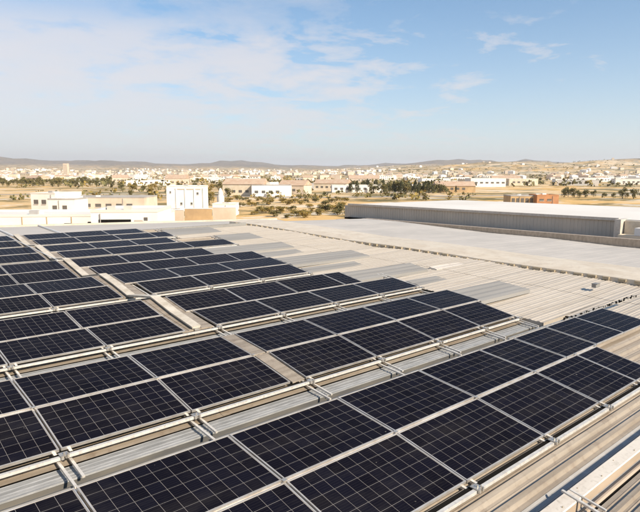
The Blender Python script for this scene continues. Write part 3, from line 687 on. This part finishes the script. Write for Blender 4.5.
for (x, D, w_, h, wm, rm), lb in zip(mids, mlab):
    building('hall', lb, 'building', x, D, w_, h, 12, wall=wm, roof=rm, yaw=-YAW + rnd.uniform(-.35, .35), gable=rm == 'terra', win=[(-w_ / 2 + 2 + i * 3, 1.4, 1.5, 1.1) for i in range(int(w_ / 3) - 1)])

# neighbouring hall with white roof at right
nb = thing('neighbour_hall', 'neighbouring hall with wide white roof and grey clad wall at right', 'building', (0, 0, 0))
ZT = CZ - 2.42
mb = MB(); mb.box(33.1, 47.5, -14, 33.4, 0, ZT - .3); mb.build('wall', MT['creamwall'], nb)
for i in range(6):
    y0 = -14 + i * 7.9; y1 = min(y0 + 7.88, 33.6)
    mb = MB(); mb.hexa([(32.95, y0, ZT - .08), (47.7, y0, ZT - .08 - .1), (47.7, y1, ZT - .18), (32.95, y1, ZT - .08), (32.95, y0, ZT), (47.7, y0, ZT - .1), (47.7, y1, ZT - .1), (32.95, y1, ZT)])
    mb.build('roof_membrane', MT['whiteroof'], nb)
cl = MB(); z0, z1 = -1.02, 0
for i in range(5):
    a_ = i * .226; cl.box(-.012, .03, a_, a_ + .12, z0, z1); cl.box(.0, .03, a_ + .12, a_ + .226, z0, z1)
clm = cl.mesh('cladding_panel', MT['clad'])
y = 12.6
while y < 33.2:
    o = obj('cladding_panel', clm, nb); o.location = (33.03, y, ZT - .10); y += 1.13
mb = MB(); mb.box(32.9, 33.12, 12.6, 33.6, ZT - .1, ZT + .05); mb.build('eaves_trim', MT['pale'], nb)
mb = MB(); mb.box(31.6, 33.05, 8, 33.6, 0, ZT - 1.16); mb.build('ledge', MT['tan'], nb)
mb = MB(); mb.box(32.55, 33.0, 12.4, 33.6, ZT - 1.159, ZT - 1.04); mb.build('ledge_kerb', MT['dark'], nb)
for i in range(17):
    y = 12 + rnd.random() * 20; mb = MB(); hh = .08 + rnd.random() * .14; xx = 31.8 + rnd.random() * .5
    mb.box(xx, xx + .3, y, y + .25 + rnd.random() * .9, ZT - 1.16, ZT - 1.16 + hh); mb.build('ledge_block', MT[rnd.choice(['ochrewall', 'foam', 'creamwall', 'grey'])], nb)
# plant room at the near end of the clad wall
pl = thing('plant_room', 'beige plant room with dark openings at the right end of the grey wall', 'building', (0, 0, 0))
mb = MB(); mb.box(32.3, 33.6, 12.25, 12.58, 0, ZT + .02); mb.build('pillar', MT['pale'], pl)
mb = MB(); mb.box(31.9, 33.0, 6.5, 12.2, 0, ZT - .75); mb.build('lower_wall', MT['creamwall'], pl)
mb = MB(); mb.box(32.7, 33.6, 6.5, 12.2, ZT - .76, ZT - .06); mb.build('upper_wall', MT['ridge'], pl)
for (y, h) in ((11.3, .35), (10.2, .4), (8.9, .3)):
    mb = MB(); mb.box(31.86, 31.95, y, y + .55, ZT - 1.35, ZT - 1.35 + h); mb.build('window', MT['window'], pl)
mb = MB(); mb.box(31.9, 32.5, 10.4, 11.4, ZT - .74, ZT - .35); mb.box(31.95, 32.4, 9.0, 9.8, ZT - .74, ZT - .45); mb.build('air_unit', MT['conduit'], pl)

# ------------------------------------------------------------------ trees
def crown_mesh(kind, seed):
    rg = random.Random(seed); mb = MB()
    n = 620
    lobes = [(rg.uniform(-.28, .28), rg.uniform(-.28, .28), rg.uniform(.20, .82), rg.uniform(.18, .30)) for _ in range(9)]
    for i in range(n):
        if kind == 'cone':
            t = rg.random() ** .8; z = .10 + .9 * t; rad = (.20 * (1 - t) ** .7 + .015) * (1 + .25 * math.sin(9 * t + seed)); a = rg.random() * 6.283; rr = rad * (.5 + .5 * rg.random())
            p = Vector((rr * math.cos(a), rr * math.sin(a), z)); s = .035 * rg.uniform(.6, 1.3)
        else:
            lx, ly, lz, lr = rg.choice(lobes); dv = Vector((rg.gauss(0, 1), rg.gauss(0, 1), rg.gauss(0, .8))).normalized() * lr * rg.random() ** .4
            p = Vector((lx, ly, lz)) + dv; s = .05 * rg.uniform(.6, 1.4)
        u = Vector((rg.gauss(0, 1), rg.gauss(0, 1), rg.gauss(0, 1))).normalized(); v_ = u.cross(Vector((rg.gauss(0, 1), rg.gauss(0, 1), rg.gauss(0, 1)))).normalized()
        mb.quad(tuple(p - u * s), tuple(p - v_ * s * .7), tuple(p + u * s), tuple(p + v_ * s * .7))
    return mb
def trunk_mesh(kind, seed):
    rg = random.Random(seed); mb = MB(); H = .9 if kind == 'cone' else .6
    mb.tube([(0, 0, 0), (.01, 0, H * .5), (0, .01, H)], [.035, .024, .008], 7)
    if kind != 'cone':
        for i in range(5):
            a = rg.random() * 6.28; mb.tube([(0, 0, .25 + .06 * i), (.12 * math.cos(a), .12 * math.sin(a), .42 + .06 * i), (.22 * math.cos(a), .22 * math.sin(a), .55 + .06 * i)], [.016, .011, .005], 5)
    return mb
TR = {}
for kind, m_ in (('cone', 'needle'), ('round', 'leaf'), ('dry', 'dryleaf')):
    TR[kind] = [(crown_mesh('cone' if kind == 'cone' else 'round', s + 1).mesh('crown', MT[m_]), trunk_mesh('cone' if kind == 'cone' else 'round', s).mesh('trunk', MT['trunk'])) for s in range(3)]
def tree(kind, x, D, h, label, group, name='tree', wd=1.0):
    X, Y = around(x, D); c_, t_ = rnd.choice(TR[kind])
    o = thing(name, label, 'tree', (X, Y, hgt(X, Y)), rnd.random() * 6.28, group); o.scale = (h * wd, h * wd, h)
    obj('crown', c_, o); obj('trunk', t_, o)
for i in range(86):
    x = 348 + 108 * (i + rnd.random()) / 86; tree('cone' if rnd.random() < .75 else 'round', x, rnd.uniform(285, 345), rnd.uniform(3.6, 6.8) * (1 if x < 440 else .75), 'dark conifer in the grove ahead, right of the middle of the horizon', 'conifers in the distant grove', 'conifer_tree', 1.1)
for x, h in ((563, 3.7), (567, 4.3), (573, 4.2), (578, 3.2), (584, 4.0), (592, 3.0), (603, 2.6), (612, 2.4), (621, 4.3), (626, 2.2), (632, 4.1), (641, 3.2)):
    tree('round', x, 232 + rnd.uniform(-12, 12), h, 'round dark tree in the line behind the white roof at right', 'trees in a line behind the white roof', wd=.85)
for i in range(66):
    x = -15 + 130 * (i + rnd.random()) / 66; tree('round', x, rnd.uniform(430, 620), rnd.uniform(4.5, 8), 'dark tree in the belt behind the factory buildings at left', 'trees in the belt at left', wd=.8)
for i in range(60):
    x = 226 + 124 * (i + rnd.random()) / 60; tree(rnd.choice(['dry', 'dry', 'round']), x, rnd.uniform(125, 230), rnd.uniform(.9, 1.9), 'low ochre-green tree on the dry ground beyond the roof ridge', 'low ochre trees beyond the ridge', wd=2.1)
for i in range(30):
    x = 120 + 120 * rnd.random(); tree(rnd.choice(['dry', 'round']), x, rnd.uniform(210, 420), rnd.uniform(3, 5), 'scattered tree around the tall white block', 'trees around the tall white block', wd=1.0)
for x, D, h in ((340, 138, 3.2), (208, 175, 3.6), (425, 210, 3.0), (104, 140, 3.8), (92, 128, 3.4)):
    tree('round', x, D, h, {340: 'bushy green tree beside the left end of the grey clad wall', 208: 'dark tree right behind the tall white block', 425: 'single tree over the left part of the white roof', 104: 'dark tree rising over the long grey-roofed shed', 92: 'smaller dark tree in front of the long grey-roofed shed'}[x], None, wd=1.0)
    # ungrouped individuals
# halls, yards and sheds spread over the plain between the factory and the town
mk = [('whitewall', 'whiteroof', 'white flat-roofed hall'), ('whitewall', 'whiteroof', 'white flat-roofed hall'), ('creamwall', 'greyroof', 'cream grey-roofed hall'), ('whitewall', 'greyroof', 'white grey-roofed hall'), ('pinkwall', 'terra', 'pinkish tiled shed')]
for i in range(54):
    x = rnd.uniform(-20, 660); D = rnd.uniform(420, 1100)
    if x < 110 and D < 480: continue
    if 340 < x < 460 and D < 420: continue
    if x > 480 and D < 420: continue
    wm, rm, lb = rnd.choice(mk)
    building('hall', lb + ' on the plain between the factory and the town', 'building', x, D, rnd.uniform(14, 40), rnd.uniform(3.5, 5.5), rnd.uniform(10, 22), wall=wm, roof=rm, yaw=-YAW + rnd.uniform(-.5, .5), gable=rm == 'terra', group=lb + 's on the plain', win=[(-6 + q * 4, 1.6, 2, 1.3) for q in range(4)])
# ------------------------------------------------------------------ distant town
HT = []
def house_proto(i, wall, roof, gable, w_, d_, h):
    mb = MB(); mb.box(-w_ / 2, w_ / 2, -d_ / 2, d_ / 2, -3, h); wm = mb.mesh('wall', MT[wall]); mb = MB()
    if gable:
        mb.v += [(-w_ / 2 - .4, -d_ / 2 - .4, h), (w_ / 2 + .4, -d_ / 2 - .4, h), (w_ / 2 + .4, d_ / 2 + .4, h), (-w_ / 2 - .4, d_ / 2 + .4, h), (-w_ / 2 - .4, 0, h + d_ * .22), (w_ / 2 + .4, 0, h + d_ * .22)]
        mb.f += [(0, 1, 5, 4), (2, 3, 4, 5), (0, 4, 3), (1, 2, 5), (3, 2, 1, 0)]; mb.m += [0] * 5
    else:
        mb.box(-w_ / 2 - .1, w_ / 2 + .1, -d_ / 2 - .1, d_ / 2 + .1, h, h + .4); mb.box(-1.5, 1.5, -1.5, 1.5, h + .4, h + 2)
    rm = mb.mesh('roof', MT[roof]); mb = MB()
    for s_ in (-1, 1):
        for fl in range(int(h // 3)):
            n = int(w_ // 3)
            for q in range(n):
                xx = -w_ / 2 + (q + .5) * w_ / n; mb.box(xx - .6, xx + .6, s_ * d_ / 2 - .06, s_ * d_ / 2 + .06, fl * 3 + 1, fl * 3 + 2.2)
    return wm, rm, mb.mesh('windows', MT['window'])
specs = [('whitewall', 'whiteroof', 0, 12, 10, 6.5, 'small white flat-roofed house in the distant town'), ('creamwall', 'terra', 1, 13, 9, 5.5, 'cream house with terracotta roof in the distant town'), ('whitewall', 'terra', 1, 11, 9, 6, 'white house with terracotta roof in the distant town'),
         ('creamwall', 'greyroof', 0, 15, 11, 9, 'three-storey cream block in the distant town'), ('pinkwall', 'terra', 1, 12, 9, 5, 'pinkish house with terracotta roof in the distant town'), ('whitewall', 'whiteroof', 0, 30, 14, 6, 'long white hall in the distant town')]
protos = [(house_proto(i, *s_[:6]), s_[6]) for i, s_ in enumerate(specs)]
placed = 0
while placed < 290:
    x = rnd.uniform(-30, 670); u_ = rnd.random(); D = 470 + 2300 * u_ ** 1.1
    if D < 700 and (x > 345 or x < 115 or rnd.random() < .5): continue
    if x > 400 and (D > 1500 or rnd.random() < .35): continue
    X, Y = around(x, D)
    if fnoise(X, Y, 1 / 260., 9) < -.18: continue
    (wm, rm, wn), lb = rnd.choice(protos)
    o = thing('house', lb, 'house', (X, Y, hgt(X, Y)), rnd.choice([0, 1.57]) + rnd.uniform(-.3, .3) - YAW, lb.replace('in the distant town', '').strip() + ' group'); o['group'] = lb.split(' in the')[0] + 's in the distant town'
    s_ = rnd.uniform(.75, 1.15); o.scale = (s_, s_, s_)
    obj('wall', wm, o); obj('roof', rm, o); obj('windows', wn, o); placed += 1
# the rest of the town and its greenery, too many to count
mb = MB()
for i in range(1500):
    x = rnd.uniform(-60, 700); D = 900 + 3400 * rnd.random() ** .9; X, Y = around(x, D)
    if fnoise(X, Y, 1 / 330., 12) < -.12 or (x > 380 and D > 1600 and rnd.random() < .85): continue
    z = hgt(X, Y); w_ = rnd.uniform(8, 18); d_ = rnd.uniform(8, 14); h = rnd.uniform(3.5, 8); a = rnd.random() * 3.14; ca, sa = math.cos(a), math.sin(a)
    q = [(X + ca * u1 * w_ / 2 - sa * v1 * d_ / 2, Y + sa * u1 * w_ / 2 + ca * v1 * d_ / 2) for u1, v1 in ((-1, -1), (1, -1), (1, 1), (-1, 1))]
    m_ = rnd.choice([0, 0, 1, 1, 2]); mb.hexa([(*p, z - 3) for p in q] + [(*p, z + h) for p in q], m_)
    n = len(mb.v); cxy = (X, Y); mb.v += [(*p, z + h + .01) for p in q] + [(X, Y, z + h + 1.8)]
    for k in range(4): mb.f.append((n + k, n + (k + 1) % 4, n + 4)); mb.m.append(rnd.choice([3, 3]) if m_ else 0)
tag(mb.build('town_houses', [MT['whitewall'], MT['creamwall'], MT['pinkwall'], MT['terra']]), 'mass of pale houses of the distant town below the hills', 'houses', kind='stuff')
mb = MB()
for i in range(5200):
    x = rnd.uniform(-60, 700); D = 210 + 3700 * rnd.random() ** 1.25
    if D < 420 and x > 470: continue
    X, Y = around(x, D)
    if fnoise(X, Y, 1 / 210., 15) < .02 and rnd.random() < .7: continue
    z = hgt(X, Y); h = rnd.uniform(1.5, 5) * (.5 if D < 400 else 1)
    for j in range(12):
        p = Vector((X + rnd.gauss(0, h * .45), Y + rnd.gauss(0, h * .45), z + h * rnd.uniform(.15, 1))); s_ = h * rnd.uniform(.15, .4)
        u = Vector((rnd.gauss(0, 1), rnd.gauss(0, 1), rnd.gauss(0, 1))).normalized(); v_ = u.cross(Vector((rnd.gauss(0, 1), rnd.gauss(0, 1), rnd.gauss(0, 1)))).normalized()
        mb.quad(tuple(p - u * s_), tuple(p - v_ * s_), tuple(p + u * s_), tuple(p + v_ * s_), 0 if i % 3 else 1)
tag(mb.build('scattered_greenery', [MT['leaf'], MT['dryleaf']]), 'scattered bushes and trees through the distant town and fields', 'bushes', kind='stuff')
# radar dome on the right-hand hill
X, Y = around(462, 4200); mb = MB(); z = hgt(X, Y)
mb.tube([(0, 0, 0), (0, 0, 6), (0, 0, 10), (0, 0, 13), (0, 0, 14)], [7, 8, 7, 4, .5], 16)
o = mb.build('hilltop_dome', MT['whitewall']); o.location = (X, Y, z); tag(o, 'tiny white dome on top of the hill right of centre', 'dome')

# ------------------------------------------------------------------ haze
hz = MB(); hz.box(-12600, 12600, -12600, 12600, -1.2, 330); hm = bpy.data.materials.new('haze_air'); hm.use_nodes = True; t = hm.node_tree; t.nodes.clear()
pv = N(t, 'ShaderNodeVolumePrincipled'); pv.inputs['Density'].default_value = 0.00008; pv.inputs['Color'].default_value = (.93, .95, 1, 1); pv.inputs['Anisotropy'].default_value = .2
mo = N(t, 'ShaderNodeOutputMaterial'); L(t, pv.outputs[0], mo.inputs['Volume'])
tag(hz.build('haze', hm), kind='stuff')
